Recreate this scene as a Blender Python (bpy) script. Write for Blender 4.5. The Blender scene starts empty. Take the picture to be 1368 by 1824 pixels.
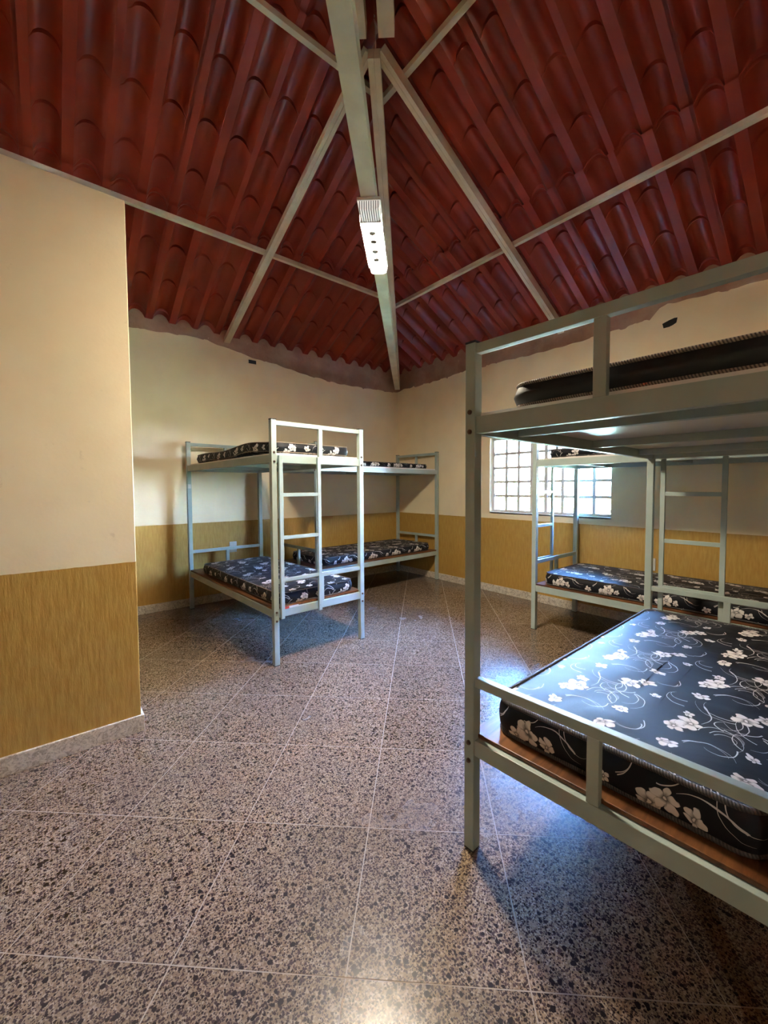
import bpy, bmesh, math, random
from mathutils import Vector, Matrix
R_ = math.radians
random.seed(7)
scene = bpy.context.scene
C = scene.collection

# ------------------------------------------------------------------ camera
FPX, YAW, PITCH, ROLL = 732.44, R_(49.4) + .0059, .0435, -.0042
CAM = Vector((-4.2196, -4.9041, 1.3))
F = Vector((math.cos(YAW), math.sin(YAW), 0)); RT = Vector((math.sin(YAW), -math.cos(YAW), 0)); U = Vector((0, 0, 1))
F2 = F * math.cos(PITCH) - U * math.sin(PITCH); U2 = U * math.cos(PITCH) + F * math.sin(PITCH)
R2 = RT * math.cos(ROLL) + U2 * math.sin(ROLL); U3 = U2 * math.cos(ROLL) - RT * math.sin(ROLL)
cd = bpy.data.cameras.new('camera')
cam = bpy.data.objects.new('camera', cd); C.objects.link(cam)
m = Matrix.Identity(4)
for i in range(3):
    m[i][0] = R2[i]; m[i][1] = U3[i]; m[i][2] = -F2[i]; m[i][3] = CAM[i]
cam.matrix_world = m
cd.sensor_fit = 'VERTICAL'; cd.sensor_height = 36; cd.lens = FPX * 36 / 1824
cd.shift_x = -19.2235 / 1824; cd.shift_y = -11.5582 / 1824
cd.clip_start = .02; cd.clip_end = 300
scene.camera = cam

# ------------------------------------------------------------------ world, sun, exposure
vs = scene.view_settings
vs.view_transform = 'Standard'; vs.look = 'None'; vs.gamma = 1; vs.use_curve_mapping = False
vs.exposure = 2.3
scene.display_settings.display_device = 'sRGB'
w = bpy.data.worlds.new('sky'); scene.world = w; w.use_nodes = True
nt = w.node_tree; nt.nodes.clear()
out = nt.nodes.new('ShaderNodeOutputWorld'); bg = nt.nodes.new('ShaderNodeBackground')
tc = nt.nodes.new('ShaderNodeTexCoord'); sp = nt.nodes.new('ShaderNodeSeparateXYZ'); cr = nt.nodes.new('ShaderNodeValToRGB')
nt.links.new(tc.outputs['Generated'], sp.inputs[0]); nt.links.new(sp.outputs['Z'], cr.inputs['Fac'])
cr.color_ramp.elements[0].position = 0.0; cr.color_ramp.elements[0].color = (.70, .85, 1, 1)
cr.color_ramp.elements[1].position = .38; cr.color_ramp.elements[1].color = (.14, .38, 1, 1)
nt.links.new(cr.outputs[0], bg.inputs['Color']); nt.links.new(bg.outputs[0], out.inputs[0])
SKY = 80.0
bg.inputs['Strength'].default_value = SKY
sd = bpy.data.lights.new('sun', 'SUN'); sd.energy = 640; sd.angle = R_(1); sd.color = (1, .93, .8)
sun = bpy.data.objects.new('sun', sd); C.objects.link(sun)
sun.rotation_euler = (R_(10), R_(-42), 0)          # comes from behind the building, high
LAMP_L = 150
cy = scene.cycles
cy.use_denoising = True
try: cy.denoiser = 'OPENIMAGEDENOISE'
except Exception: pass
cy.max_bounces = 10; cy.diffuse_bounces = 6; cy.glossy_bounces = 4; cy.transparent_max_bounces = 16
cy.sample_clamp_indirect = 6; cy.caustics_reflective = False; cy.caustics_refractive = False
cy.use_light_tree = True

# ------------------------------------------------------------------ node helpers
def lin(r, g, b):
    f = lambda c: (c / 255 / 12.92) if c / 255 <= .04045 else ((c / 255 + .055) / 1.055) ** 2.4
    return (f(r), f(g), f(b), 1)
class NB:
    def __init__(s, tree): s.t = tree
    def n(s, kind, **kw):
        o = s.t.nodes.new(kind)
        for k, v in kw.items(): setattr(o, k, v)
        return o
    def put(s, sock, v):
        if v is None: return
        if isinstance(v, bpy.types.NodeSocket): s.t.links.new(v, sock)
        else: sock.default_value = v
    def m(s, op, a, b=None, c=None, clamp=False):
        o = s.n('ShaderNodeMath', operation=op); o.use_clamp = clamp
        s.put(o.inputs[0], a); s.put(o.inputs[1], b); s.put(o.inputs[2], c); return o.outputs[0]
    def v(s, op, a, b=None, c=None, out=0):
        o = s.n('ShaderNodeVectorMath', operation=op)
        s.put(o.inputs[0], a); s.put(o.inputs[1], b); s.put(o.inputs[2], c); return o.outputs[out]
    def noise(s, vec, scale, detail=3, rough=.5, dist=0, out='Fac'):
        o = s.n('ShaderNodeTexNoise'); s.put(o.inputs['Vector'], vec)
        o.inputs['Scale'].default_value = scale; o.inputs['Detail'].default_value = detail
        o.inputs['Roughness'].default_value = rough; o.inputs['Distortion'].default_value = dist
        return o.outputs[out]
    def sm(s, x, a, b, lo=0., hi=1.):
        o = s.n('ShaderNodeMapRange'); o.interpolation_type = 'SMOOTHSTEP'
        s.put(o.inputs[0], x); s.put(o.inputs[1], a); s.put(o.inputs[2], b); s.put(o.inputs[3], lo); s.put(o.inputs[4], hi)
        return o.outputs[0]
    def mix(s, f, a, b, blend='MIX'):
        o = s.n('ShaderNodeMix', data_type='RGBA', blend_type=blend)
        s.put(o.inputs[0], f); s.put(o.inputs[6], a); s.put(o.inputs[7], b); return o.outputs[2]
    def bump(s, h, strength, dist=.01, normal=None):
        o = s.n('ShaderNodeBump'); o.inputs['Strength'].default_value = strength; o.inputs['Distance'].default_value = dist
        s.put(o.inputs['Height'], h); s.put(o.inputs['Normal'], normal); return o.outputs[0]
def mat(name, color=(.5, .5, .5, 1), rough=.5, metal=0, spec=.5):
    a = bpy.data.materials.new(name); a.use_nodes = True
    b = NB(a.node_tree); p = a.node_tree.nodes['Principled BSDF']
    b.put(p.inputs['Base Color'], color); b.put(p.inputs['Roughness'], rough)
    p.inputs['Metallic'].default_value = metal; p.inputs['Specular IOR Level'].default_value = spec
    b.p = p; b.mat = a
    t = b.n('ShaderNodeTexCoord'); b.obj = t.outputs['Object']; b.uv = t.outputs['UV']
    g = b.n('ShaderNodeNewGeometry'); b.pos = g.outputs['Position']
    return b
def setc(b, c): b.put(b.p.inputs['Base Color'], c)
def setr(b, c): b.put(b.p.inputs['Roughness'], c)
def setn(b, c): b.put(b.p.inputs['Normal'], c)

# ------------------------------------------------------------------ materials
def make_paint_wall():
    b = mat('two_tone_wall_paint', rough=.6)
    z = b.n('ShaderNodeSeparateXYZ'); b.put(z.inputs[0], b.pos); z = z.outputs['Z']
    nz = b.noise(b.pos, 3.0, 4)
    zz = b.m('ADD', z, b.m('MULTIPLY', b.m('SUBTRACT', b.noise(b.pos, 18, 2), .5), .006))
    lower = b.m('LESS_THAN', zz, .915)
    cream = b.mix(b.sm(nz, .3, .75), (.90, .79, .55, 1), (.84, .72, .49, 1))
    spots = b.sm(b.noise(b.pos, 9, 5, .7), .66, .74)
    cream = b.mix(b.m('MULTIPLY', spots, .25), cream, (.45, .36, .22, 1))
    mp = b.n('ShaderNodeMapping'); b.put(mp.inputs[0], b.pos); mp.inputs['Scale'].default_value = (60, 60, 9)
    streak = b.noise(mp.outputs[0], 1, 4, .6)
    ochre = b.mix(b.sm(streak, .3, .7), (.43, .245, .052, 1), (.52, .325, .082, 1))
    ochre = b.mix(b.m('MULTIPLY', b.sm(nz, .45, .8), .4), ochre, (.46, .26, .06, 1))
    scuff = b.sm(b.noise(b.pos, 26, 5, .75), .70, .78)
    ochre = b.mix(b.m('MULTIPLY', scuff, .3), ochre, (.75, .6, .35, 1))
    setc(b, b.mix(lower, cream, ochre))
    setr(b, b.m('SUBTRACT', .62, b.m('MULTIPLY', lower, .22)))
    h = b.m('ADD', b.m('MULTIPLY', streak, lower), b.m('MULTIPLY', b.noise(b.pos, 60, 3), .15))
    setn(b, b.bump(h, .45, .006))
    return b.mat
def make_mortar():
    b = mat('brown_unpainted_mortar', rough=.9)
    n = b.noise(b.pos, 4, 5, .6)
    c = b.mix(b.sm(n, .35, .65), (.33, .19, .13, 1), (.42, .28, .19, 1))
    c = b.mix(b.m('MULTIPLY', b.sm(b.noise(b.pos, 2.3, 4), .52, .68), .6), c, (.27, .21, .15, 1))
    c = b.mix(b.m('MULTIPLY', b.sm(b.noise(b.pos, 22, 4, .7), .68, .72), .7), c, (.75, .62, .48, 1))
    setc(b, c); setn(b, b.bump(b.noise(b.pos, 30, 4), .5, .01))
    return b.mat
def make_granite():
    b = mat('pale_granite_baseboard', rough=.35)
    n1 = b.noise(b.pos, 45, 5, .75, 1.2)
    c = b.mix(b.sm(n1, .35, .6), (.34, .29, .23, 1), (.74, .68, .58, 1))
    c = b.mix(b.sm(b.noise(b.pos, 120, 2), .6, .7), c, (.75, .72, .66, 1))
    setc(b, c); return b.mat
def make_terrazzo():
    b = mat('terrazzo_tile', rough=.3, spec=.42)
    oi = b.n('ShaderNodeObjectInfo').outputs['Random']
    off = b.n('ShaderNodeCombineXYZ'); b.put(off.inputs[0], b.m('MULTIPLY', oi, 37.)); b.put(off.inputs[1], b.m('MULTIPLY', oi, 91.))
    P = b.v('ADD', b.pos, off.outputs[0])
    warp = b.v('SCALE', b.v('SUBTRACT', b.noise(P, 110, 2, out='Color'), (.5, .5, .5)), None)
    warp.node.inputs['Scale'].default_value = .008
    P = b.v('ADD', P, warp)
    def chips(scale, thr, size):
        v = b.n('ShaderNodeTexVoronoi', feature='F1', voronoi_dimensions='2D'); b.put(v.inputs['Vector'], P); v.inputs['Scale'].default_value = scale
        s = b.n('ShaderNodeSeparateColor'); b.put(s.inputs[0], v.outputs['Color'])
        on = b.m('GREATER_THAN', s.outputs[0], thr)
        r = b.m('MULTIPLY', b.m('ADD', .55, s.outputs[1]), size)
        return b.m('MULTIPLY', on, b.m('LESS_THAN', v.outputs['Distance'], r)), s.outputs[2]
    base = b.mix(b.sm(b.noise(P, 90, 4, .7), .3, .7), (.185, .126, .080, 1), (.31, .222, .148, 1))
    pale, _ = chips(150, .45, .36)
    base = b.mix(b.m('MULTIPLY', pale, .55), base, (.46, .365, .28, 1))
    d1, v1 = chips(118, .47, .35)
    d2, v2 = chips(200, .50, .37)
    d3, v3 = chips(60, .84, .32)
    dark = b.mix(v1, (.012, .009, .012, 1), (.07, .045, .045, 1))
    c = b.mix(d2, base, (.06, .042, .04, 1)); c = b.mix(d1, c, dark); c = b.mix(d3, c, (.018, .014, .018, 1))
    dirt = b.noise(b.pos, 1.7, 5, .62)
    c = b.mix(b.m('MULTIPLY', b.sm(dirt, .35, .85), .5), c, (.10, .075, .06, 1))
    tint = b.m('ADD', .88, b.m('MULTIPLY', oi, .22))
    tv = b.n('ShaderNodeCombineColor'); [b.put(tv.inputs[i], tint) for i in range(3)]
    c = b.mix(1., c, tv.outputs[0], 'MULTIPLY')
    setc(b, c)
    setr(b, b.sm(dirt, .25, .8, .20, .29))
    setn(b, b.bump(b.noise(b.pos, 7, 3), .12, .01))
    return b.mat
def make_metal():
    b = mat('pale_blue_grey_enamel', rough=.38)
    n = b.noise(b.obj, 5, 4)
    c = b.mix(b.sm(n, .3, .7), (.34, .425, .40, 1), (.41, .49, .46, 1))
    chip = b.sm(b.noise(b.obj, 30, 5, .75), .695, .715)
    c = b.mix(b.m('MULTIPLY', chip, .75), c, (.10, .075, .055, 1))
    setc(b, c); setn(b, b.bump(b.noise(b.obj, 80, 3), .08, .003)); return b.mat
def make_roof():
    b = mat('red_roof_sheet', rough=.42)
    oi = b.n('ShaderNodeObjectInfo').outputs['Random']
    n = b.noise(b.pos, 2.2, 4)
    c = b.mix(b.sm(n, .3, .7), (.23, .017, .0055, 1), (.31, .030, .009, 1))
    c = b.mix(b.m('MULTIPLY', oi, .35), c, (.16, .013, .006, 1))
    mp = b.n('ShaderNodeMapping'); b.put(mp.inputs[0], b.pos); mp.inputs['Scale'].default_value = (7, 7, 2)
    c = b.mix(b.m('MULTIPLY', b.sm(b.noise(mp.outputs[0], 1.6, 5, .65), .56, .75), .35), c, (.22, .065, .04, 1))
    setc(b, c); setn(b, b.bump(b.noise(b.pos, 25, 3), .12, .01)); return b.mat
def make_beam():
    b = mat('cream_painted_steel', rough=.55)
    n = b.noise(b.pos, 6, 4)
    c = b.mix(b.sm(n, .35, .7), (.68, .60, .44, 1), (.58, .49, .35, 1))
    c = b.mix(b.sm(b.noise(b.pos, 38, 5, .75), .70, .73), c, (.10, .07, .045, 1))
    setc(b, c); setn(b, b.bump(n, .1, .01)); return b.mat
def make_wood():
    b = mat('varnished_plywood_board', rough=.4)
    mp = b.n('ShaderNodeMapping'); b.put(mp.inputs[0], b.obj); mp.inputs['Scale'].default_value = (30, 3, 60)
    n = b.noise(mp.outputs[0], 1, 5, .6, .8)
    setc(b, b.mix(b.sm(n, .3, .7), (.06, .019, .006, 1), (.19, .073, .022, 1)))
    setn(b, b.bump(n, .2, .003)); return b.mat
def make_whiteboard():
    b = mat('white_laminated_board', rough=.3)
    setc(b, b.mix(b.sm(b.noise(b.obj, 4, 3), .3, .7), (.66, .64, .61, 1), (.76, .74, .71, 1))); return b.mat
def plain(name, c, rough=.5, metal=0, bumpy=0):
    b = mat(name, c, rough, metal)
    n = b.noise(b.obj, 12, 3)
    setc(b, b.mix(b.sm(n, .3, .7), c, tuple(x * .88 for x in c[:3]) + (1,)))
    return b.mat

# flower print: two node groups, a five-petal flower and a tapering arc, repeated over a cloth-sized tile
TX, TY = .47, .41
def base_group(name, ins, outs):
    g = bpy.data.node_groups.new(name, 'ShaderNodeTree')
    for n, t in ins: g.interface.new_socket(n, in_out='INPUT', socket_type=t)
    for n in outs: g.interface.new_socket(n, in_out='OUTPUT', socket_type='NodeSocketFloat')
    b = NB(g); gi = g.nodes.new('NodeGroupInput'); go = g.nodes.new('NodeGroupOutput')
    d = b.v('WRAP', b.v('SUBTRACT', gi.outputs['P'], gi.outputs['C']), (TX / 2, TY / 2, 1), (-TX / 2, -TY / 2, -1))
    s = b.n('ShaderNodeSeparateXYZ'); b.put(s.inputs[0], d)
    ln = b.m('SQRT', b.m('ADD', b.m('MULTIPLY', s.outputs[0], s.outputs[0]), b.m('MULTIPLY', s.outputs[1], s.outputs[1])))
    an = b.m('ARCTAN2', s.outputs[1], s.outputs[0])
    return g, b, gi, go, ln, an
def flower_group():
    g, b, gi, go, d, a = base_group('petal_flower', [('P', 'NodeSocketVector'), ('C', 'NodeSocketVector'), ('R', 'NodeSocketFloat'), ('Rot', 'NodeSocketFloat')], ['Mask', 'Shade'])
    ph = b.m('MULTIPLY', b.m('ADD', a, gi.outputs['Rot']), 2.5)
    cs = b.m('ABSOLUTE', b.m('COSINE', ph))
    wob = b.m('MULTIPLY', b.m('SINE', b.m('ADD', a, b.m('MULTIPLY', gi.outputs['Rot'], 3.))), .14)
    rad = b.m('MULTIPLY', gi.outputs['R'], b.m('ADD', b.m('ADD', .52, wob), b.m('MULTIPLY', b.m('POWER', cs, .6), .46)))
    q = b.m('DIVIDE', d, rad)
    b.put(go.inputs['Mask'], b.sm(q, 1.04, .96))
    q2 = b.m('DIVIDE', d, gi.outputs['R'])
    sh = b.sm(q2, .12, .5, .18, 1.)
    sh = b.m('MULTIPLY', sh, b.sm(cs, 0, .45, .45, 1.))
    sh = b.m('MAXIMUM', sh, b.sm(q2, .16, .11))
    b.put(go.inputs['Shade'], sh); return g
def arc_group():
    g, b, gi, go, d, a = base_group('curved_tendril', [('P', 'NodeSocketVector'), ('C', 'NodeSocketVector'), ('R', 'NodeSocketFloat'), ('Start', 'NodeSocketFloat'), ('Sweep', 'NodeSocketFloat'), ('W', 'NodeSocketFloat')], ['Mask'])
    t = b.m('DIVIDE', b.m('FLOORED_MODULO', b.m('SUBTRACT', a, gi.outputs['Start']), 2 * math.pi), gi.outputs['Sweep'])
    on = b.m('LESS_THAN', t, 1.)
    wd = b.m('MULTIPLY', gi.outputs['W'], b.m('SUBTRACT', 1.15, t))
    rr = b.m('MULTIPLY', gi.outputs['R'], b.m('ADD', 1., b.m('MULTIPLY', t, -.25)))
    dd = b.m('ABSOLUTE', b.m('SUBTRACT', d, rr))
    b.put(go.inputs['Mask'], b.m('MULTIPLY', on, b.m('LESS_THAN', dd, wd))); return g
FG, AG = flower_group(), arc_group()
FLW = [(.06, .09, .040, .3), (.115, .125, .047, 1.1), (.185, .105, .028, .2), (.30, .27, .044, .8), (.36, .315, .036, 2.),
       (.035, .32, .026, .5), (.40, .10, .030, 1.7), (.25, .385, .018, .1)]
ARC = [(.12, .30, .09, .2, 2.2, .0024), (.14, .29, .065, .5, 2.4, .0018), (.31, .06, .07, 2.9, 2.6, .0022), (.33, .05, .045, 2.6, 3.0, .0018), (.02, .22, .06, 1.2, 2.6, .0020), (.27, .33, .12, 3.3, 1.6, .0020), (.21, .20, .09, .2, 2.6, .0026), (.23, .19, .075, .5, 2.5, .0018), (.20, .23, .05, 3.4, 2.2, .0026), (.25, .25, .07, 1.9, 2.4, .0020),
       (.33, .19, .08, 2.4, 2.6, .0018), (.34, .18, .11, 2.6, 1.9, .0014), (.10, .23, .07, 4.6, 3.2, .0016), (.10, .24, .052, 4.8, 3.4, .0014),
       (.09, .235, .036, 5.0, 3.4, .0014), (.40, .22, .10, 5.2, 2.1, .0016), (.42, .21, .075, 5.0, 2.4, .0014), (.05, .19, .12, .2, 1.5, .0016),
       (.17, .04, .16, .6, 1.2, .0030), (.44, .36, .07, .9, 2.6, .0018), (.43, .37, .05, 1.2, 2.8, .0016), (.15, .33, .10, 3.6, 1.9, .0018)]
def make_cloth(name, seed, amount=1.):
    b = mat(name, rough=.56)
    b.p.inputs['Sheen Weight'].default_value = 0; b.p.inputs['Specular IOR Level'].default_value = .2
    uvv = b.v('ADD', b.v('MULTIPLY', b.uv, (1.18, 1.18, 1)), (seed * .137, seed * .211, 0))
    def warped(f, amt):
        wv = b.v('SCALE', b.v('SUBTRACT', b.noise(uvv, f, 2, out='Color'), (.5, .5, .5)), None); wv.node.inputs['Scale'].default_value = amt
        return b.v('MULTIPLY', b.v('ADD', uvv, wv), (1, 1, 0))
    P = warped(17, .055); PA = warped(9, .03)
    tot = None; msk = None
    for x, y, r, rot in FLW:
        g = b.n('ShaderNodeGroup'); g.node_tree = FG; b.put(g.inputs['P'], P); g.inputs['C'].default_value = (x, y, 0)
        g.inputs['R'].default_value = r; g.inputs['Rot'].default_value = rot
        tot = b.m('MULTIPLY', g.outputs[0], g.outputs[1]) if tot is None else b.m('MAXIMUM', b.m('MULTIPLY', tot, b.m('SUBTRACT', 1., g.outputs[0])), b.m('MULTIPLY', g.outputs[0], g.outputs[1]))
        msk = g.outputs[0] if msk is None else b.m('MAXIMUM', msk, g.outputs[0])
    am = None
    for x, y, r, st, sw, wd in ARC:
        g = b.n('ShaderNodeGroup'); g.node_tree = AG; b.put(g.inputs['P'], PA); g.inputs['C'].default_value = (x, y, 0)
        g.inputs['R'].default_value = r; g.inputs['Start'].default_value = st; g.inputs['Sweep'].default_value = sw; g.inputs['W'].default_value = wd * .95
        am = g.outputs[0] if am is None else b.m('MAXIMUM', am, g.outputs[0])
    val = b.m('MAXIMUM', tot, b.m('MULTIPLY', b.m('MULTIPLY', am, .80), b.m('SUBTRACT', 1., msk)))
    val = b.m('MULTIPLY', val, amount)
    c = b.mix(val, (.008, .009, .013, 1), (.74, .70, .68, 1))
    setc(b, c)
    cre = b.noise(b.obj, 4, 2, .45, .6)
    setn(b, b.bump(b.m('ADD', cre, b.m('MULTIPLY', b.noise(b.uv, 300, 1), .02)), .28, .03))
    return b.mat
def make_cord(name, c1, c2):
    b = mat(name, rough=.7)
    s = b.n('ShaderNodeSeparateXYZ'); b.put(s.inputs[0], b.uv)
    t = b.m('FRACT', b.m('ADD', b.m('MULTIPLY', s.outputs[0], 140.), b.m('MULTIPLY', s.outputs[1], 2.)))
    setc(b, b.mix(b.sm(t, .35, .6), c1, c2)); setn(b, b.bump(b.m('PINGPONG', t, .5), .6, .004)); return b.mat
M = dict(
    wall=make_paint_wall(), mortar=make_mortar(), granite=make_granite(), tile=make_terrazzo(), metal=make_metal(),
    roof=make_roof(), beam=make_beam(), wood=make_wood(), board=make_whiteboard(),
    grout=plain('tan_grout', (.36, .29, .225, 1), .7), black=plain('black_rubber', (.012, .012, .012, 1), .5),
    bolt=plain('worn_bolt_steel', (.16, .11, .09, 1), .35, .8), white=plain('white_plastic', (.72, .72, .70, 1), .4),
    red=plain('red_print', (.55, .06, .05, 1), .5), frame=plain('grey_white_window_steel', (.72, .71, .72, 1), .45),
    plaster=plain('white_reveal_plaster', (.75, .72, .65, 1), .7), dark=plain('hole_shade_black', (.01, .009, .008, 1), .8),
    concrete=plain('outer_roof_shell', (.2, .1, .08, 1), .9), grass=plain('dry_green_grass', (.29, .29, .13, 1), .9),
    leaf=plain('sunlit_leaf', (.10, .17, .04, 1), .6), bark=plain('brown_bark', (.12, .08, .05, 1), .9),
    cord=make_cord('beige_twisted_cord', (.09, .07, .06, 1), (.34, .27, .21, 1)),
    cord2=make_cord('charcoal_twisted_cord', (.03, .027, .028, 1), (.085, .075, .075, 1)),
    paste=plain('pink_foam_filler', (.45, .17, .12, 1), .8),
)
g = mat('clear_window_glass'); nt = g.mat.node_tree; nt.nodes.remove(g.p)
tr = g.n('ShaderNodeBsdfTransparent'); gl = g.n('ShaderNodeBsdfGlossy'); mx = g.n('ShaderNodeMixShader')
tr.inputs[0].default_value = (.93, .96, .95, 1); gl.inputs['Roughness'].default_value = .04
fr = g.n('ShaderNodeFresnel'); g.put(mx.inputs[0], fr.outputs[0]); g.put(mx.inputs[1], tr.outputs[0]); g.put(mx.inputs[2], gl.outputs[0])
g.put([n for n in nt.nodes if n.type == 'OUTPUT_MATERIAL'][0].inputs[0], mx.outputs[0]); M['glass'] = g.mat
def emis(name, c, s):
    b = mat(name, c); b.put(b.p.inputs['Emission Color'], c); b.p.inputs['Emission Strength'].default_value = s; return b.mat
M['glow'] = emis('lit_lamp_diffuser', (1, .86, .66, 1), LAMP_L); M['glow_fill'] = emis('fill_lamp_diffuser', (1, .90, .74, 1), LAMP_L * .7); M['glow_end'] = emis('lit_lamp_end_cap', (1, .95, .86, 1), 2.5)  # the dimmer diffuser serves only the added fill lamp
b_ = mat('clear_ribbed_plastic', (.75, .75, .72, 1), .25); b_.p.inputs['Emission Color'].default_value = (1, .97, .9, 1); b_.p.inputs['Emission Strength'].default_value = .12; M['ribbed'] = b_.mat
M['socket'] = plain('grey_lamp_socket', (.25, .25, .25, 1), .5)

# ------------------------------------------------------------------ geometry helpers
class MB:
    def __init__(s): s.v = []; s.f = []; s.uv = {}; s.mi = []
    def add(s, vs, fs, mi=0):
        o = len(s.v); s.v += [tuple(p) for p in vs]
        for f in fs: s.f.append(tuple(i + o for i in f)); s.mi.append(mi)
        return s
    def box(s, x0, x1, y0, y1, z0, z1, bev=0.0):
        if bev <= 0:
            vs = [(x, y, z) for x in (x0, x1) for y in (y0, y1) for z in (z0, z1)]
            return s.add(vs, [(0, 1, 3, 2), (4, 6, 7, 5), (0, 4, 5, 1), (2, 3, 7, 6), (0, 2, 6, 4), (1, 5, 7, 3)])
        bm = bmesh.new(); bmesh.ops.create_cube(bm, size=1)
        for v in bm.verts:
            v.co = Vector(((x0 + x1) / 2 + v.co.x * (x1 - x0), (y0 + y1) / 2 + v.co.y * (y1 - y0), (z0 + z1) / 2 + v.co.z * (z1 - z0)))
        bmesh.ops.bevel(bm, geom=bm.edges[:], offset=bev, segments=2, affect='EDGES', profile=.6)
        bm.verts.index_update(); vs = [v.co.copy() for v in bm.verts]; fs = [tuple(v.index for v in f.verts) for f in bm.faces]; bm.free()
        return s.add(vs, fs)
    def beam(s, a, b, wd, ht, up=Vector((0, 0, 1)), top=False):
        """rectangular bar from a to b; wd sideways, ht along up; a and b on the underside when top is False"""
        a = Vector(a); b = Vector(b); d = (b - a).normalized(); side = d.cross(up).normalized(); u = side.cross(d).normalized()
        vs = []
        for p in (a, b):
            for i, j in ((-.5, 0), (.5, 0), (.5, 1), (-.5, 1)): vs.append(p + side * wd * i + u * ht * j)
        return s.add(vs, [(0, 3, 2, 1), (4, 5, 6, 7), (0, 1, 5, 4), (1, 2, 6, 5), (2, 3, 7, 6), (3, 0, 4, 7)])
    def cyl(s, c, ax, r, h, n=12):
        c = Vector(c); ax = Vector(ax).normalized(); q = Vector((0, 0, 1)).rotation_difference(ax)
        vs = []; fs = []
        for k in range(2):
            for i in range(n):
                t = 2 * math.pi * i / n; vs.append(c + q @ Vector((r * math.cos(t), r * math.sin(t), h * k)))
        for i in range(n): fs.append((i, (i + 1) % n, n + (i + 1) % n, n + i))
        fs += [tuple(range(n))[::-1], tuple(range(n, 2 * n))]
        return s.add(vs, fs)
    def tube(s, pts, r, n=6, closed=False):
        pts = [Vector(p) for p in pts]; L = len(pts); vs = []; fs = []
        for i, p in enumerate(pts):
            a = pts[(i - 1) % L] if closed or i else pts[i]; c = pts[(i + 1) % L] if closed or i < L - 1 else pts[i]
            d = (c - a).normalized(); u = Vector((0, 0, 1)) if abs(d.z) < .9 else Vector((1, 0, 0))
            sd_ = d.cross(u).normalized(); uu = sd_.cross(d)
            for k in range(n):
                t = 2 * math.pi * k / n; vs.append(p + sd_ * r * math.cos(t) + uu * r * math.sin(t))
        o = len(s.v); f0 = len(s.f)
        for i in range(L if closed else L - 1):
            j = (i + 1) % L
            for k in range(n): fs.append((i * n + k, i * n + (k + 1) % n, j * n + (k + 1) % n, j * n + k))
        if not closed: fs += [tuple(range(n))[::-1], tuple(range((L - 1) * n, L * n))]
        s.add(vs, fs)
        acc = 0
        for i in range(L if closed else L - 1):
            seg = (pts[(i + 1) % L] - pts[i]).length
            for k in range(n):
                s.uv[f0 + i * n + k] = [(acc, k / n), (acc, (k + 1) / n), (acc + seg, (k + 1) / n), (acc + seg, k / n)]
            acc += seg
        return s
    def mesh(s, name, mats, smooth=False):
        me = bpy.data.meshes.new(name); me.from_pydata(s.v, [], s.f)
        for m_ in (mats if isinstance(mats, (list, tuple)) else [mats]): me.materials.append(m_)
        me.polygons.foreach_set('material_index', s.mi)
        if s.uv:
            l = me.uv_layers.new(name='UVMap')
            for fi, uvs in s.uv.items():
                for k, li in enumerate(me.polygons[fi].loop_indices): l.data[li].uv = uvs[k]
        if smooth: me.polygons.foreach_set('use_smooth', [True] * len(me.polygons))
        me.update(); me.validate(); return me
    def build(s, name, mats, parent=None, smooth=False, loc=None, rz=None):
        o = bpy.data.objects.new(name, s.mesh(name, mats, smooth)); C.objects.link(o)
        if parent is not None: o.parent = parent
        if loc is not None: o.location = loc
        if rz is not None: o.rotation_euler = (0, 0, rz)
        return o
def tag(o, label=None, cat=None, group=None, kind=None):
    for k, v in (('label', label), ('category', cat), ('group', group), ('kind', kind)):
        if v: o[k] = v
    return o
def empty(name, loc=(0, 0, 0), rz=0):
    o = bpy.data.objects.new(name, None); C.objects.link(o); o.location = loc; o.rotation_euler = (0, 0, rz); o.empty_display_size = .1; return o

# ------------------------------------------------------------------ room numbers
SL, SR = .47, .505                       # roof slopes over the left / right wall
RX, RY = -9.0, -9.67                     # far corners of the room
Z0 = 3.04                                # underside of the sheet ribs at the walls
WP = .222                                # roof wave pitch
PX, PY = -3.868, -2.37                   # free end and face of the partition
PZ = 2.768
def wave(t):
    """height of the sheet above its ribs, t in waves with a rib centred on 0"""
    t = abs((t + .5) % 1 - .5)          # 0 at rib, .5 at crest
    if t < .17: return 0.0
    return .078 * math.sin((t - .17) / .33 * math.pi / 2) ** .62

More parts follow.
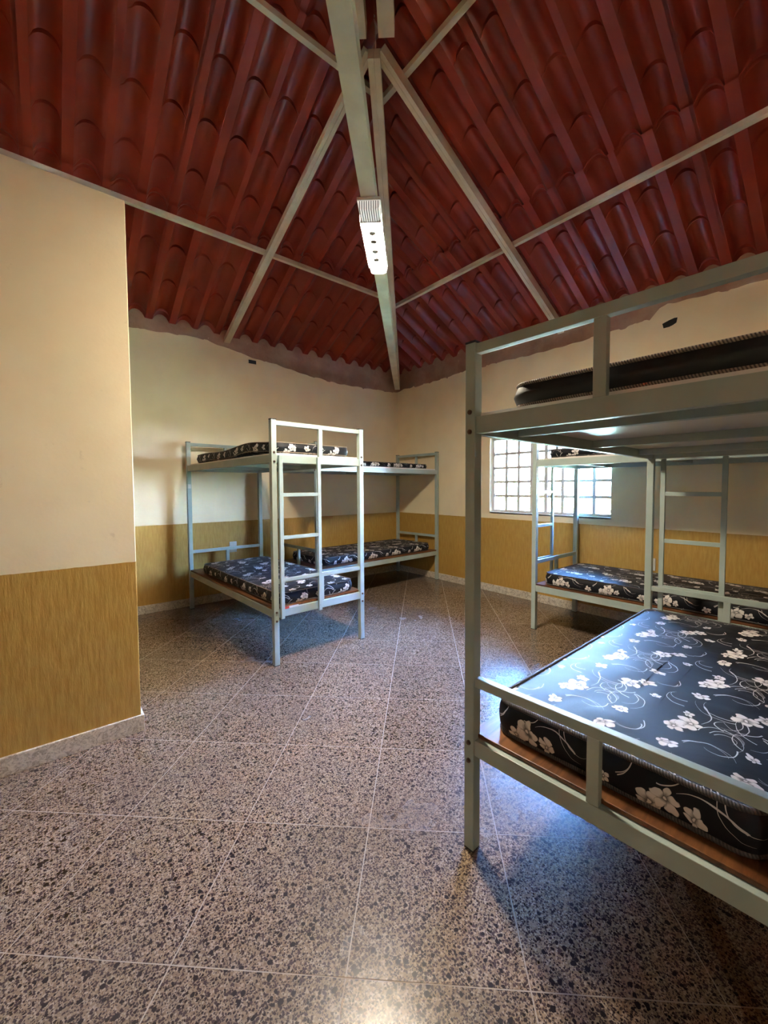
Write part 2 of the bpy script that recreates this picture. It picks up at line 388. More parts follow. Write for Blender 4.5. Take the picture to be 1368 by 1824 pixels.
# ------------------------------------------------------------------ floor
fb = MB().box(RX, 0, RY, 0, -.08, -.0006).build('floor', M['grout']); tag(fb, kind='structure')
TS = .4831; TA = math.pi / 4 + .0182; A0, B0 = -5.4336, .1642
def clip_poly(poly, ax, lim, keep_less):
    outp = []
    for i in range(len(poly)):
        p, q = poly[i], poly[(i + 1) % len(poly)]
        ip = (p[ax] <= lim) == keep_less; iq = (q[ax] <= lim) == keep_less
        if ip: outp.append(p)
        if ip != iq:
            t = (lim - p[ax]) / (q[ax] - p[ax]); outp.append((p[0] + t * (q[0] - p[0]), p[1] + t * (q[1] - p[1])))
    return outp
ca, sa = math.cos(TA), math.sin(TA)
cells = []
for i in range(-20, 22):
    for j in range(-22, 22):
        g2 = .0019
        cs = [(A0 + (i + u) * TS + (g2 if u == 0 else -g2), B0 + (j + v) * TS + (g2 if v == 0 else -g2)) for u, v in ((0, 0), (1, 0), (1, 1), (0, 1))]
        # a = x ca + y sa ; b = x sa - y ca
        poly = [(a * ca + b * sa, a * sa - b * ca) for a, b in cs]
        for ax, lim, less in ((0, 0, True), (1, 0, True), (0, RX, False), (1, RY, False)):
            if len(poly) > 2: poly = clip_poly(poly, ax, lim, less)
        if len(poly) < 3: continue
        cx = sum(p[0] for p in poly) / len(poly); cyy = sum(p[1] for p in poly) / len(poly)
        d = Vector((cx, cyy, 0)) - CAM
        fw = d.dot(F); lt = d.dot(RT)
        if cx < PX - .3 and cyy > PY + .3: continue
        cells.append((0 if (fw > -.6 and abs(lt) < fw + 1.3) else 1, Vector((cx, cyy, 0) ) - CAM, poly))
cells.sort(key=lambda t: (t[0], t[1].length))
def tile_into(mb, poly):
    ar = sum(poly[k][0] * poly[(k + 1) % len(poly)][1] - poly[(k + 1) % len(poly)][0] * poly[k][1] for k in range(len(poly)))
    if abs(ar) < 1e-4: return
    if ar < 0: poly = poly[::-1]
    n = len(poly); vs = [(x, y, 0) for x, y in poly] + [(x, y, -.01) for x, y in poly]
    mb.add(vs, [tuple(range(n))] + [(k, n + k, n + (k + 1) % n, (k + 1) % n) for k in range(n)])
rest = MB()
for k, (vis, d, poly) in enumerate(cells):
    if vis == 0 and k < 290:
        t = MB(); tile_into(t, poly)
        if t.v: t.build('floor_tile', M['tile'], fb)
    else: tile_into(rest, poly)
if rest.v: tag(rest.build('floor_tile', M['tile'], fb), kind='stuff')

# ------------------------------------------------------------------ walls
WY0, WY1, WZ0, WZ1 = -3.205, -1.755, .99, 1.905        # window opening on the right wall
def seg_line(pts, t):
    for (a, za), (b, zb) in zip(pts, pts[1:]):
        if min(a, b) <= t <= max(a, b): return za + (zb - za) * (t - a) / (b - a)
    return pts[-1][1]
ML = [(0, 2.78), (-.2, 2.765), (-.6, 2.745), (-1.1, 2.735), (-1.5, 2.775), (-1.93, 2.828), (-2.3, 2.865), (-2.61, 2.917), (-2.9, 2.962), (-3.18, 2.946), (-3.53, 2.909), (-4.2, 2.88), (-9, 2.86)]
MR = [(0, 2.78), (-.156, 2.803), (-.6, 2.79), (-1.07, 2.793), (-1.55, 2.836), (-1.6, 2.81), (-2.67, 2.784), (-3.02, 2.79), (-3.3, 2.80), (-3.48, 2.823), (-3.5, 2.805), (-3.583, 2.885), (-3.63, 2.90), (-3.85, 2.886), (-4.13, 2.868), (-5, 2.86), (-9.67, 2.86)]
wl = MB().box(RX - .15, .15, 0, .15, 0, 2.955).build('wall_left', M['wall']); tag(wl, kind='structure')
wr = MB()
wr.box(0, .15, RY, WY0, 0, 2.955); wr.box(0, .15, WY1, -.0001, 0, 2.955); wr.box(0, .15, WY0, WY1, 0, WZ0); wr.box(0, .15, WY0, WY1, WZ1, 2.955)
wr = wr.build('wall_right', M['wall']); tag(wr, kind='structure')
tag(MB().box(RX - .15, RX, RY - .15, 0, 0, 2.955).build('wall_back', M['wall']), kind='structure')
tag(MB().box(RX, .15, RY - .15, RY, 0, 2.955).build('wall_front', M['wall']), kind='structure')
tag(MB().box(RX, PX, PY, PY + .15, 0, PZ, .004).build('wall_partition', M['wall']), kind='structure')
CL, CR = -2.587 + WP / 2, -.62 + WP / 2        # rib phase along the left wall (x) and right wall (y)
def mortar(line, length, phase, axis, parent):
    mb = MB(); n = int(length / .02); vs = []; fs = []
    rnd = random.Random(3 if axis == 'x' else 5); jag = 0
    for i in range(n + 1):
        t = -length * i / n
        if rnd.random() < .22: jag = rnd.uniform(-.012, .012)
        jag *= .93
        zb = seg_line(line, t) + jag + .004 * math.sin(t * 31)
        zt = Z0 + .004 + wave((t - phase) / WP) + .004 * math.sin(t * 23)
        zb = min(zb, zt - .01)
        for off in (-.005, .03):
            for z in (zb, zt): vs.append((t, off, z) if axis == 'x' else (off, t, z))
    for i in range(n):
        a = i * 4; b = a + 4
        fs += [(a, b, b + 1, a + 1), (a + 2, a + 3, b + 3, b + 2), (a + 1, b + 1, b + 3, a + 3), (a, a + 2, b + 2, b)]
    mb.add(vs, fs); return mb.build('mortar_band', M['mortar'], parent)
mortar(ML, 9.0, CL, 'x', wl); mortar(MR, 9.67, CR, 'y', wr)
for nm, par, bx in (('knockout_hole', wl, (-2.335, -2.245, -.004, .01, 2.787, 2.828)),):
    MB().box(*bx).build('conduit_hole_shade', M['dark'], par)  # black plate on the wall, colour stands for the shade inside a hole
hb_ = MB(); pts = [(-3.608, 2.741), (-3.66, 2.757), (-3.70, 2.765), (-3.722, 2.762), (-3.715, 2.722), (-3.69, 2.708), (-3.66, 2.70), (-3.618, 2.700)]
hb_.add([(-.004, y, z) for y, z in pts] + [(.01, y, z) for y, z in pts], [tuple(range(8)), tuple(range(8, 16))[::-1]] + [(k, 8 + k, 8 + (k + 1) % 8, (k + 1) % 8) for k in range(8)])
hb_.build('conduit_hole_shade', M['dark'], wr)  # another flat black plate painted as the shaded inside of a hole
# baseboards
def base(name, *bx): tag(MB().box(*bx, .003).build(name, M['granite']), kind='structure')
base('baseboard_left', RX, -.0005, -.014, 0, 0, .088)
base('baseboard_right', -.014, 0, RY, -.0145, 0, .088)
pb = MB().box(RX, PX + .014, PY - .014, PY, 0, .088, .003).box(PX, PX + .014, PY, PY + .164, 0, .088, .003).build('baseboard_partition', M['granite']); tag(pb, kind='structure')

# ------------------------------------------------------------------ window
wn = MB()
for bx in ((.0, .15, WY0, WY1, WZ0 - .012, WZ0 + .004), ):
    wn.box(*bx)
wn = wn.build('window_1', M['plaster']); tag(wn, kind='structure')
fr_ = MB(); X0, X1 = .055, .095
fr_.box(X0, X1, WY0, WY0 + .03, WZ0 + .004, WZ1).box(X0, X1, WY1 - .03, WY1, WZ0 + .004, WZ1).box(X0, X1, WY0 + .03, WY1 - .03, WZ0 + .004, WZ0 + .034).box(X0, X1, WY0 + .03, WY1 - .03, WZ1 - .03, WZ1)
fr_.build('window_frame', M['frame'], wn)
ymid = -2.48; MB().box(X0 - .005, X1, ymid - .02, ymid + .02, WZ0 + .034, WZ1 - .03).build('mullion', M['frame'], wn)
cols = [(ymid + .02, WY1 - .03), (WY0 + .03, ymid - .02)]; zs = [WZ0 + .034 + (WZ1 - WZ0 - .064) * k / 5 for k in range(6)]
for ya, yb in cols:
    ys = [ya + (yb - ya) * k / 4 for k in range(5)]
    for k in range(1, 4): MB().box(X0 + .008, X1 - .006, ys[k] - .016, ys[k] + .016, zs[0], zs[5]).build('glazing_bar', M['frame'], wn)
    for k in range(1, 5): MB().box(X0 + .006, X1 - .008, ya, yb, zs[k] - .015, zs[k] + .015).build('glazing_bar', M['frame'], wn)
    for a in range(4):
        for c in range(5):
            MB().box(.074, .077, ys[a] + .008, ys[a + 1] - .008, zs[c] + .008, zs[c + 1] - .008).build('pane', M['glass'], wn)
for z in (1.2, 1.45, 1.7): MB().box(X0 - .012, X0, WY1 - .045, WY1 - .03, z - .02, z + .02).build('hinge', M['frame'], wn)

# ------------------------------------------------------------------ roof sheets
AX, AY = RX / 2, RX / 2 * SR / SL
shell = MB(); H = .16
apz = Z0 + H + SL * -AY
c4 = [(.35, .35), (RX - .35, .35), (RX - .35, RY - .35), (.35, RY - .35)]
shell.add([(x, y, Z0 + H - .17 + .02) for x, y in c4] + [(AX, AY, apz)], [(0, 1, 4), (1, 2, 4), (2, 3, 4), (3, 0, 4)])
ceil = shell.build('ceiling', M['concrete']); tag(ceil, kind='structure')
COURSE = [(-.28, 1.15), (1.03, 2.52), (2.40, 3.80), (3.68, 4.95)]
def sheets(side):
    s = {'L': SL, 'R': SR, 'B': SR, 'F': SL}[side]
    length = 9.67 if side in 'RB' else 9.0
    phase = CL if side in 'LF' else CR
    u0 = phase - math.ceil((phase + .1) / (4 * WP)) * 4 * WP
    u = .4
    k0 = math.floor((-length - phase) / (4 * WP)) - 1
    for ci, (da, db) in enumerate(COURSE):
        for k in range(k0, 3):
            ua = phase + k * 4 * WP; ub = ua + 4 * WP
            if ub < -length - .3 or ua > .3: continue
            nseg = 11; us = [ua - .03 + (4 * WP + .06) * i / (4 * nseg) for i in range(4 * nseg + 1)]
            ds = []; d = da; step = .35
            while d < db - 1e-6:
                e = min(d + step, db); ds.append((d, 1)); ds.append((e - .012, 0)); ds.append((e - .011, 2)); ds.append((e - .0005, 2)); d = e
            vs = []; fs = []; rnd = random.Random(ci * 77 + k); lift = .006 + .02 * ci * 0
            for d, top in ds:
                for uu in us:
                    h = wave((uu - phase) / WP)
                    crest = h / .078
                    f = (d - da) / step % 1
                    z = Z0 + s * d + h * (1.0 - (.13 if top == 0 else 0)) + (.022 * crest if top == 2 else 0)
                    z += (.034 if ci else 0) * (1 if d < da + .12 else max(0, 1 - (d - da - .12) / .5))
                    if ci and d < da + .001: z -= 0
                    e = (uu - ua) / (4 * WP)
                    if e > 1: z += .007
                    vs.append((uu, d, z))
            nu = len(us)
            for a in range(len(ds) - 1):
                for i in range(nu - 1): fs.append((a * nu + i, a * nu + i + 1, (a + 1) * nu + i + 1, (a + 1) * nu + i))
            if side == 'L': P = [(x, -d, z) for x, d, z in vs]
            elif side == 'R': P = [(-d, x, z) for x, d, z in vs]
            elif side == 'B': P = [(RX + d, x, z) for x, d, z in vs]
            else: P = [(x, RY + d, z) for x, d, z in vs]
            bm = bmesh.new(); bv = [bm.verts.new(p) for p in P]
            for f in fs: bm.faces.new([bv[i] for i in f])
            # cut along the hips
            A = Vector((AX, AY, 0))
            cuts = {'L': [(0, 0), (RX, 0)], 'R': [(0, 0), (0, RY)], 'B': [(RX, 0), (RX, RY)], 'F': [(0, RY), (RX, RY)]}[side]
            ref = {'L': (AX, 0), 'R': (0, AY), 'B': (RX, AY), 'F': (AX, RY)}[side]
            for cx, cyy in cuts:
                dr = (A - Vector((cx, cyy, 0))); n = Vector((-dr.y, dr.x, 0)).normalized()
                if n.dot(Vector((ref[0], ref[1], 0)) - A) > 0: n = -n
                bmesh.ops.bisect_plane(bm, geom=bm.verts[:] + bm.edges[:] + bm.faces[:], plane_co=A, plane_no=n, clear_outer=True)
            if len(bm.faces) < 3: bm.free(); continue
            bmesh.ops.recalc_face_normals(bm, faces=bm.faces[:])
            me = bpy.data.meshes.new('roof_sheet'); bm.to_mesh(me); bm.free(); me.materials.append(M['roof'])
            me.polygons.foreach_set('use_smooth', [True] * len(me.polygons)); me.set_sharp_from_angle(angle=R_(35))
            o = bpy.data.objects.new('roof_sheet', me); C.objects.link(o); o.parent = ceil
for sd_ in 'LRBF': sheets(sd_)

# ------------------------------------------------------------------ roof timbers (steel)
def one(name, mb, material, label, cat, group=None, smooth=False):
    return tag(mb.build(name, material, smooth=smooth), label, cat, group)
def hipx(y): return y * SL / SR          # hip line: x for a given y
for k, (yy, lab) in enumerate(((-1.075, 'lower cream steel purlin of the left roof slope, crossing above the partition wall'), (-2.44, 'upper cream steel purlin of the left roof slope, at the top of the picture'))):
    z = 3.0 + SL * -yy; x1 = hipx(yy)
    one('purlin', MB().beam((RX + -hipx(yy) , yy, z), (x1 - .03, yy, z), .038, .038), M['beam'], lab, 'purlin')
for k, (xx, lab) in enumerate(((-.93, 'lower cream steel purlin of the right roof slope, above the near bunk bed'), (-2.24, 'upper cream steel purlin of the right roof slope, at the top of the picture'))):
    z = 3.0 + SR * -xx; y1 = xx * SR / SL
    one('purlin', MB().beam((xx, RY - y1, z), (xx, y1 - .03, z), .038, .038), M['beam'], lab, 'purlin')
N = Vector((-2.50, -2.68, 4.155))
def rafter(a, b, label, ht=.075):
    t = empty('rafter', a); tag(t, label, 'rafter')
    a, b = Vector(a), Vector(b); o = Vector((0, 0, 0)); dd = b - a
    side = dd.normalized().cross(Vector((0, 0, 1))).normalized()
    for s_, nm in ((-1, 'channel'), (1, 'channel')):
        MB().beam(o + side * .0165 * s_, dd + side * .0165 * s_, .031, ht).build(nm, M['beam'], t)
    return t
rafter((-2.585, -.006, 2.965), (-2.505, -2.64, 4.155), 'cream double channel rafter rising from the left wall to the roof node', .05)
rafter((-.006, -2.665, 2.925), (-2.46, -2.675, 4.155), 'cream double channel rafter rising from the right wall to the roof node')
hp = empty('hip_rafter', (-.065, -.068, 2.85)); tag(hp, 'cream hip rafter climbing from the far room corner above the lamp beam', 'rafter')
o0 = Vector((-.065, -.068, 2.85)); q = Vector((-2.5, -2.68, 4.10)) - o0; sdv = q.normalized().cross(Vector((0, 0, 1))).normalized()
for s_ in (-1, 1): MB().beam(sdv * .021 * s_, q + sdv * .021 * s_, .04, .10).build('channel', M['beam'], hp)
# heavier double member that carries on above the node
hv = empty('ridge_truss', N); tag(hv, 'heavy cream double channel member hanging down where the rafters meet', 'roof beam')
d_ = Vector((-1, -1.0745, .5)).normalized()
for off, wd in ((-.10, .085), (.10, .13)):
    st = Vector((-.06, -.06, -.02)) + sdv * off
    MB().beam(st, st + d_ * 3.0, wd, .16).build('channel', M['beam'], hv)
    MB().beam(st + sdv * (wd / 2 + .002) , st + sdv * (wd / 2 + .002) + d_ * 3.0, .028, .20).build('flange', M['beam'], hv)
MB().beam(Vector((-.02, -.02, -.03)) + sdv * .1, Vector((.02, .02, -.02)) + sdv * .1, .03, .03).build('filler', M['paste'], hv)
cab = MB().tube([N + Vector((-.35, -.62, .30)) + Vector((.10 * t - .0, -.16 * t, .09 * math.sin(t))) for t in [k * .3 for k in range(12)]], .022, 8)
one('cable_conduit', cab, M['black'], 'black flexible conduit looped in the dark beside the roof node', 'conduit', smooth=True)
TB0, TB1 = Vector((-.058, -.062, 2.80)), Vector((-8.3, -9.0, 2.80))
tdir = (TB1 - TB0).normalized(); tside = tdir.cross(Vector((0, 0, 1))).normalized()
one('tie_beam', MB().beam(TB0, TB1, .078, .10), M['beam'], 'long cream horizontal tie beam running diagonally overhead and carrying the lamp', 'beam')
# ------------------------------------------------------------------ lamp under the tie beam
def strip_lamp(LC, label, tang, glow='glow'):
    lp = empty('strip_lamp', LC); tag(lp, label, 'lamp')
    lp.rotation_euler = (0, 0, tang)     # local +x points towards the camera
    LL = .32
    MB().box(-LL, LL + .005, -.062, .062, -.016, 0, .003).build('base_plate', M['white'], lp)
    def trough(x0, x1, w0, w1, z0, z1, name, material, n=8):
        prof = [(-w0, z1)] + [(w1 * math.cos(t) , z0 + .012 - .012 * math.sin(t)) for t in [math.pi - math.pi * k / n for k in range(n + 1)]] + [(w0, z1)]
        k = len(prof); mb = MB(); mb.add([(x0, y, z) for y, z in prof] + [(x1, y, z) for y, z in prof], [(i, i + 1, k + i + 1, k + i) for i in range(k - 1)] + [(k - 1, 0, k, 2 * k - 1), tuple(range(k))[::-1], tuple(range(k, 2 * k))])
        return mb.build(name, material, lp)
    trough(-LL + .09, LL - .10, .056, .046, -.062, -.017, 'diffuser', M[glow])
    for sy in (-1, 1): MB().box(-LL + .05, LL - .10, sy * .0605 - .0015, sy * .0605 + .0015, -.052, -.014).build('light_block_skirt', M['white'], lp)  # added skirts, keep sideways lamp light off the upper walls and roof
    ec = trough(LL - .10, LL, .060, .054, -.062, -.017, 'ribbed_end', M['ribbed'])
    rb = MB()
    for k in range(9): rb.box(LL - .098, LL + .003, -.048 + k * .012 - .002, -.048 + k * .012 + .002, -.065, -.0615).box(LL, LL + .003, -.048 + k * .012 - .002, -.048 + k * .012 + .002, -.062, -.020)
    rb.build('rib', M['socket'], ec)
    MB().box(LL - .104, LL - .098, -.058, .058, -.066, -.016).build('divider', M['white'], lp)
    trough(-LL + .05, -LL + .09, .056, .046, -.060, -.017, 'socket_cap', M['ribbed'])
    trough(-LL, -LL + .05, .060, .050, -.066, -.017, 'end_cap', M['glow_end'])
    for k, x in enumerate((.13, .05, -.05, -.14)): MB().cyl((x, 0, -.070), (0, 0, 1), .019, .007, 12).build('lamp_socket', M['socket'], lp)

TANG = math.atan2(tdir.y, tdir.x)
strip_lamp(Vector((-2.685, -2.915, 2.799)), 'lit white strip lamp with ribbed end fixed under the tie beam', TANG)
strip_lamp(TB0 + tdir * 10.2, 'added fill lamp on the tie beam behind the viewer, out of view', TANG + math.pi, 'glow_fill')  # added unseen lamp, brightens the near bunk's end frame

# ------------------------------------------------------------------ bunk beds
W_, L_, PS = .83, 2.0, .04
def bunk(loc, rz, label, ladder=None, sticker=False, tape=False, lower_wood=True, L=2.0, W_=W_, off=.047):
    t = empty('bunk_bed', loc, rz); tag(t, label, 'bunk bed', 'steel bunk beds')
    for y0 in (0, L - PS):
        end = -1 if y0 == 0 else 1
        for x0 in (0, W_ - PS):
            p = MB().box(x0, x0 + PS, y0, y0 + PS, 0.004, 1.79, .003).build('post', M['metal'], t)
            MB().box(x0 - .001, x0 + PS + .001, y0 - .001, y0 + PS + .001, 1.79, 1.797, .002).build('cap', M['black'], p)
            MB().box(x0 + .001, x0 + PS - .001, y0 + .001, y0 + PS - .001, 0, .004).build('foot', M['black'], p)
            yo = y0 if end < 0 else y0 + PS
            for z in (1.557, 1.490, .395, .330):
                b2 = MB().cyl((x0 + PS / 2, yo, z), (0, end, 0), .0085, .004, 10); b2.cyl((x0 + PS / 2, yo + end * .004, z), (0, end, 0), .0055, .004, 8)
                b2.build('bolt', M['bolt'], p)
        ya, yb = y0 + .006, y0 + PS - .006
        r = lambda nm, *bx: MB().box(*bx, .002).build(nm, M['metal'], t)
        r('top_rail', PS, W_ - PS, ya, yb, 1.753, 1.786)
        r('end_rail', PS, W_ - PS, ya, yb, 1.483, 1.541)
        r('end_rail', PS, W_ - PS, ya, yb, .352, .408)
        r('head_rail', PS, W_ - PS, ya, yb, .600, .632)
        r('upright', W_ / 2 - .018, W_ / 2 + .016, ya + .001, yb - .001, 1.541, 1.753)
        r('upright', W_ / 2 - .018, W_ / 2 + .016, ya + .001, yb - .001, .408, .600)
    for x0 in (.004, W_ - .034):
        for z0, z1 in ((1.483, 1.541), (.352, .408)):
            MB().box(x0, x0 + .03, PS, L - PS, z0, z1, .002).build('side_rail', M['metal'], t)
    for z0, z1 in ((1.495, 1.530), (.365, .398)):
        for yy in (.30, 1.0, 1.70):
            MB().box(.034, W_ - .034, yy - .015, yy + .015, z0, z1, .002).build('cross_bar', M['metal'], t)
    MB().box(.034, W_ - .034, PS - .005, L - PS + .005, 1.531, 1.556, .001).build('deck_board', M['board'], t)
    MB().box(.010, W_ - .010, PS - .012 , L - PS + .012, .409, .423, .003).build('deck_board', M['wood'], t)
    if ladder:
        y = -.022 if ladder == 'near' else L
        ld_ = MB().box(off, off + .028, y, y + .022, .345, 1.535, .002).build('ladder', M['metal'], t)
        lr = W_ / 2 - .02 - .028; MB().box(lr, lr + .028, y, y + .022, .345, 1.535, .002).build('ladder_rail', M['metal'], ld_)
        for z in (1.238, .926, .615): MB().box(off + .028, lr, y + .002, y + .020, z, z + .026, .002).build('rung', M['metal'], ld_)
    if sticker: MB().box(-.0015, 0, L - PS + .008, L - .006, 1.30, 1.345).box(.006, .034, L - PS - .0015, L - PS, 1.30, 1.345).build('sticker', M['white'], t)
    if tape:
        MB().box(.078, .20, -.0025 + .004, .0055, .409, .423).build('board_label', M['white'], t)
        MB().box(.078, .12, -.004 + .004, .0015, .408, .424).build('red_stripe', M['red'], t)
    return t
bedA = dict(loc=(-2.989, -2.096, 0), rz=R_(2.4)); bedB = dict(loc=(-2.062, -.178, 0), rz=R_(-90 + 3)); bedC = dict(loc=(-3.103, -3.966, 0), rz=R_(-90 + 2.3)); bedD = dict(loc=(-.845, -4.864, 0), rz=R_(.4))
bunk(label='pale grey-blue steel bunk bed in mid room, ladder end towards the viewer', ladder='near', sticker=True, tape=True, **bedA)
bunk(label='pale steel bunk bed in the far corner, lengthwise against the left wall', **bedB)
bunk(label='near pale steel bunk bed at right edge, cut by the picture frame', ladder='far', W_=.885, off=.07, **bedC)
bunk(label='pale steel bunk bed along the right wall under the window', ladder='far', **bedD)

# ------------------------------------------------------------------ mattresses
def mattress(bed, lx, ly, w2, l2, z, label, seed, drot=0, th=.105, plain_side=False, warp=None, cord='cord2', cr_=.0065):
    """lx, ly: lower-left corner in the bed's own frame"""
    rz = bed['rz']; c, s = math.cos(rz), math.sin(rz)
    cx, cyy = lx + w2 / 2, ly + l2 / 2
    wx = bed['loc'][0] + c * cx - s * cyy; wy = bed['loc'][1] + s * cx + c * cyy
    rc = .07; outl = []
    for (ox, oy, a0) in ((w2 / 2 - rc, l2 / 2 - rc, 0), (-w2 / 2 + rc, l2 / 2 - rc, 90), (-w2 / 2 + rc, -l2 / 2 + rc, 180), (w2 / 2 - rc, -l2 / 2 + rc, 270)):
        for k in range(7):
            t = R_(a0 + 15 * k); outl.append(Vector((ox + rc * math.cos(t), oy + rc * math.sin(t), 0)))
    full = []
    for i in range(len(outl)):
        a, b = outl[i], outl[(i + 1) % len(outl)]; n = max(1, int((b - a).length / .06))
        for k in range(n): full.append(a.lerp(b, k / n))
    n = len(full); warp = warp or (lambda x, y: 0)
    nrm = []
    for i in range(n):
        t = (full[(i + 1) % n] - full[i - 1]).normalized(); nrm.append(Vector((t.y, -t.x, 0)))
    mb = MB()
    # sides
    prof = [(-.012, .0), (-.002, .010), (.006, .03), (.009, th / 2), (.006, th - .03), (-.002, th - .010), (-.010, th)]
    vs = []; per = [0]
    for i in range(n): per.append(per[-1] + (full[(i + 1) % n] - full[i]).length)
    for k, (o, zz) in enumerate(prof):
        for i in range(n):
            p = full[i] + nrm[i] * (o + .0015 * math.sin(per[i] * 23 + seed)); vs.append((p.x, p.y, zz + warp(p.x, p.y)))
    f0 = len(mb.f); fs = [(k * n + i, k * n + (i + 1) % n, (k + 1) * n + (i + 1) % n, (k + 1) * n + i) for k in range(len(prof) - 1) for i in range(n)]
    mb.add(vs, fs, 1 if plain_side else 0)
    for k in range(len(prof) - 1):
        for i in range(n): mb.uv[f0 + k * n + i] = [(per[i], prof[k][1] + .05), (per[i + 1], prof[k][1] + .05), (per[i + 1], prof[k + 1][1] + .05), (per[i], prof[k + 1][1] + .05)]
    # top and bottom skins as grids mapped on the outline
    for top in (1, 0):
        rings = [1, .96, .9, .8, .65, .5, .3, .12]; vs = []; f0 = len(mb.f); fs = []
        for r in rings:
            for i in range(n):
                p = full[i] - nrm[i] * .010
                hx = w2 / 2; core = Vector((0, max(-1, min(1, p.y / (l2 / 2))) * (l2 / 2 - hx), 0))
                p = core.lerp(p, r)
                bl = .010 * (1 - r ** 4) + (.003 * math.sin(p.x * 19 + seed) * math.sin(p.y * 11 + seed * 2) + .002 * math.sin(p.y * 37 + p.x * 9)) * (1 - r) ** .5
                vs.append((p.x, p.y, (th + bl if top else 0) + warp(p.x, p.y)))
        o = len(mb.v)
        for k in range(len(rings) - 1):
            for i in range(n):
                f = (k * n + i, k * n + (i + 1) % n, (k + 1) * n + (i + 1) % n, (k + 1) * n + i); fs.append(f if top else f[::-1])
        last = (len(rings) - 1) * n
        j = n - 1; cap = []
        idx = list(range(n))
        # close the centre slit with one ngon
        fs.append(tuple(last + i for i in idx) if top else tuple(last + i for i in idx)[::-1])
        mb.add(vs, fs, 0)
        for q_, f in enumerate(fs): mb.uv[f0 + q_] = [(vs[i][1] + 1, vs[i][0] + 1) for i in f]
    mt = cloth[seed % len(cloth)]
    o = mb.build('mattress', [mt, M['darkcloth']], smooth=True, loc=(wx, wy, z), rz=rz + drot)
    o.data.set_sharp_from_angle(angle=R_(50))
    tag(o, label, 'mattress', 'floral bunk mattresses')
    for zz in (th - .002, .006 + cr_ * .3):
        pt = [(full[i].x - nrm[i].x * .004, full[i].y - nrm[i].y * .004, zz + warp(full[i].x, full[i].y)) for i in range(n)]
        MB().tube(pt, cr_, 6, closed=True).build('piping', M[cord], o, smooth=True)
    return o
cloth = [make_cloth('black_cloth_with_white_flowers_%s' % nm, k) for k, nm in enumerate(('one', 'two', 'three'))]
M['darkcloth'] = plain('plain_black_cloth', (.010, .009, .010, 1), .6)
ZL, ZU = .4235, 1.5570
mattress(bedC, .075, .085, .745, 1.62, ZL, 'large black floral mattress on the lower deck of the near bunk', 0, drot=R_(-1.0), th=.118, cord='cord2', cr_=.0085)
mattress(bedC, .135, .055, .70, 1.78, ZU, 'plain black-sided mattress with beige cord on the near bunk, upper deck', 0, th=.078, plain_side=True, cord='cord', cr_=.006)
mattress(bedA, .055, .045, .70, 1.68, ZL, 'black floral mattress on the lower deck of the mid-room bunk with ladder', 1, cord='cord', th=.095, cr_=.004)
mattress(bedA, .045, .055, .69, 1.76, ZU, 'curling black floral mattress on the upper deck of the mid-room bunk with ladder', 1, th=.078, warp=lambda x, y: .012 * math.sin((y + .88) * 3.2) ** 2 + .018 * math.exp(-((y + .45) / .35) ** 2), cr_=.004, cord='cord')
mattress(bedB, .06, .12, .70, 1.78, ZL, 'black floral mattress on the lower deck of the far corner bunk', 2, th=.095, cr_=.005)
mattress(bedB, .06, .12, .70, 1.74, ZU, 'thin black floral mattress on the upper deck of the far corner bunk', 2, th=.06, cr_=.004)
mattress(bedD, .035, .10, .72, 1.80, ZL, 'black floral mattress on the lower deck of the bunk under the window', 0, th=.105, cr_=.006)
mattress(bedD, .045, .14, .72, 1.74, ZU, 'black floral mattress on the upper deck of the bunk under the window', 1, th=.07, cr_=.004)

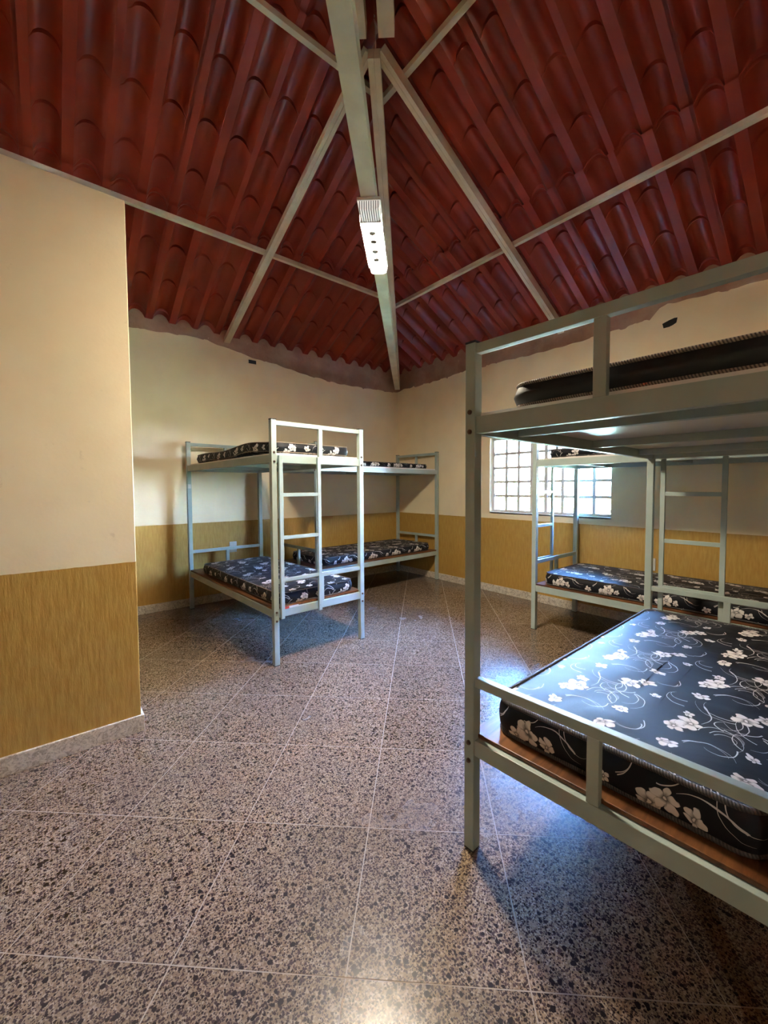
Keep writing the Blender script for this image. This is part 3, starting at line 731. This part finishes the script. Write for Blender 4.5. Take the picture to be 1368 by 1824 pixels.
# ------------------------------------------------------------------ sockets
so = MB().box(-2.605, -2.523, -.010, 0, .552, .675, .003).build('wall_socket', M['white']); tag(so, 'white socket plate on the left wall behind the mid-room bunk', 'socket')
MB().cyl((-2.564, -.010, .614), (0, -1, 0), .020, .003, 16).build('socket_insert', M['frame'], so)
so = MB().box(-.010, 0, -3.60, -3.525, .532, .645, .003).build('wall_socket', M['white']); tag(so, 'white switch plate on the right wall above the window-side lower bunk', 'socket')
MB().box(-.013, -.010, -3.575, -3.55, .57, .61, .001).build('rocker', M['frame'], so)

# ------------------------------------------------------------------ outdoors
tag(MB().add([(-30, -40, -.3), (60, -40, -.3), (60, 40, -.3), (-30, 40, -.3)], [(0, 1, 2, 3)]).build('ground', M['grass']), kind='structure')
def shrub(x, y, r, h, label, seed):
    rnd = random.Random(seed); t = empty('shrub', (x, y, -.3)); tag(t, label, 'shrub', 'shrubs outside the window')
    st = MB()
    for k in range(4): st.tube([(0.05 * k, 0, 0), (rnd.uniform(-.2, .2), rnd.uniform(-.2, .2), h * .4), (rnd.uniform(-.5, .5) * r, rnd.uniform(-.5, .5) * r, h * .8)], .03, 6)
    st.build('stem', M['bark'], t)
    mb = MB()
    for k in range(1500):
        th_, ph = rnd.uniform(0, 6.283), math.acos(rnd.uniform(-.6, 1)); rr = rnd.uniform(.65, 1) + .18 * math.sin(3 * th_ + seed)
        p = Vector((r * rr * math.sin(ph) * math.cos(th_), r * rr * math.sin(ph) * math.sin(th_), h * .5 + h * .5 * rr * math.cos(ph)))
        a = Vector((rnd.gauss(0, 1), rnd.gauss(0, 1), rnd.gauss(0, 1))).normalized(); b = a.cross(Vector((0, 0, 1))).normalized(); L = rnd.uniform(.07, .14)
        mb.add([p, p + a * L * .5 + b * L * .3, p + a * L, p + a * L * .5 - b * L * .3], [(0, 1, 2, 3)])
    tag(mb.build('foliage', M['leaf'], t), kind='stuff')
for k, (x, y, r, h, lab) in enumerate(((3.4, -.2, .9, 1.9, 'leafy shrub seen through the left panes of the window'), (4.6, -2.4, 1.0, 1.7, 'leafy shrub seen through the middle panes of the window'), (3.2, -4.3, .9, 2.1, 'leafy shrub seen through the right panes of the window'), (4.8, 2.3, 1.3, 2.3, 'big shrub beyond the far left of the window'))):
    shrub(x, y, r, h, lab, k)
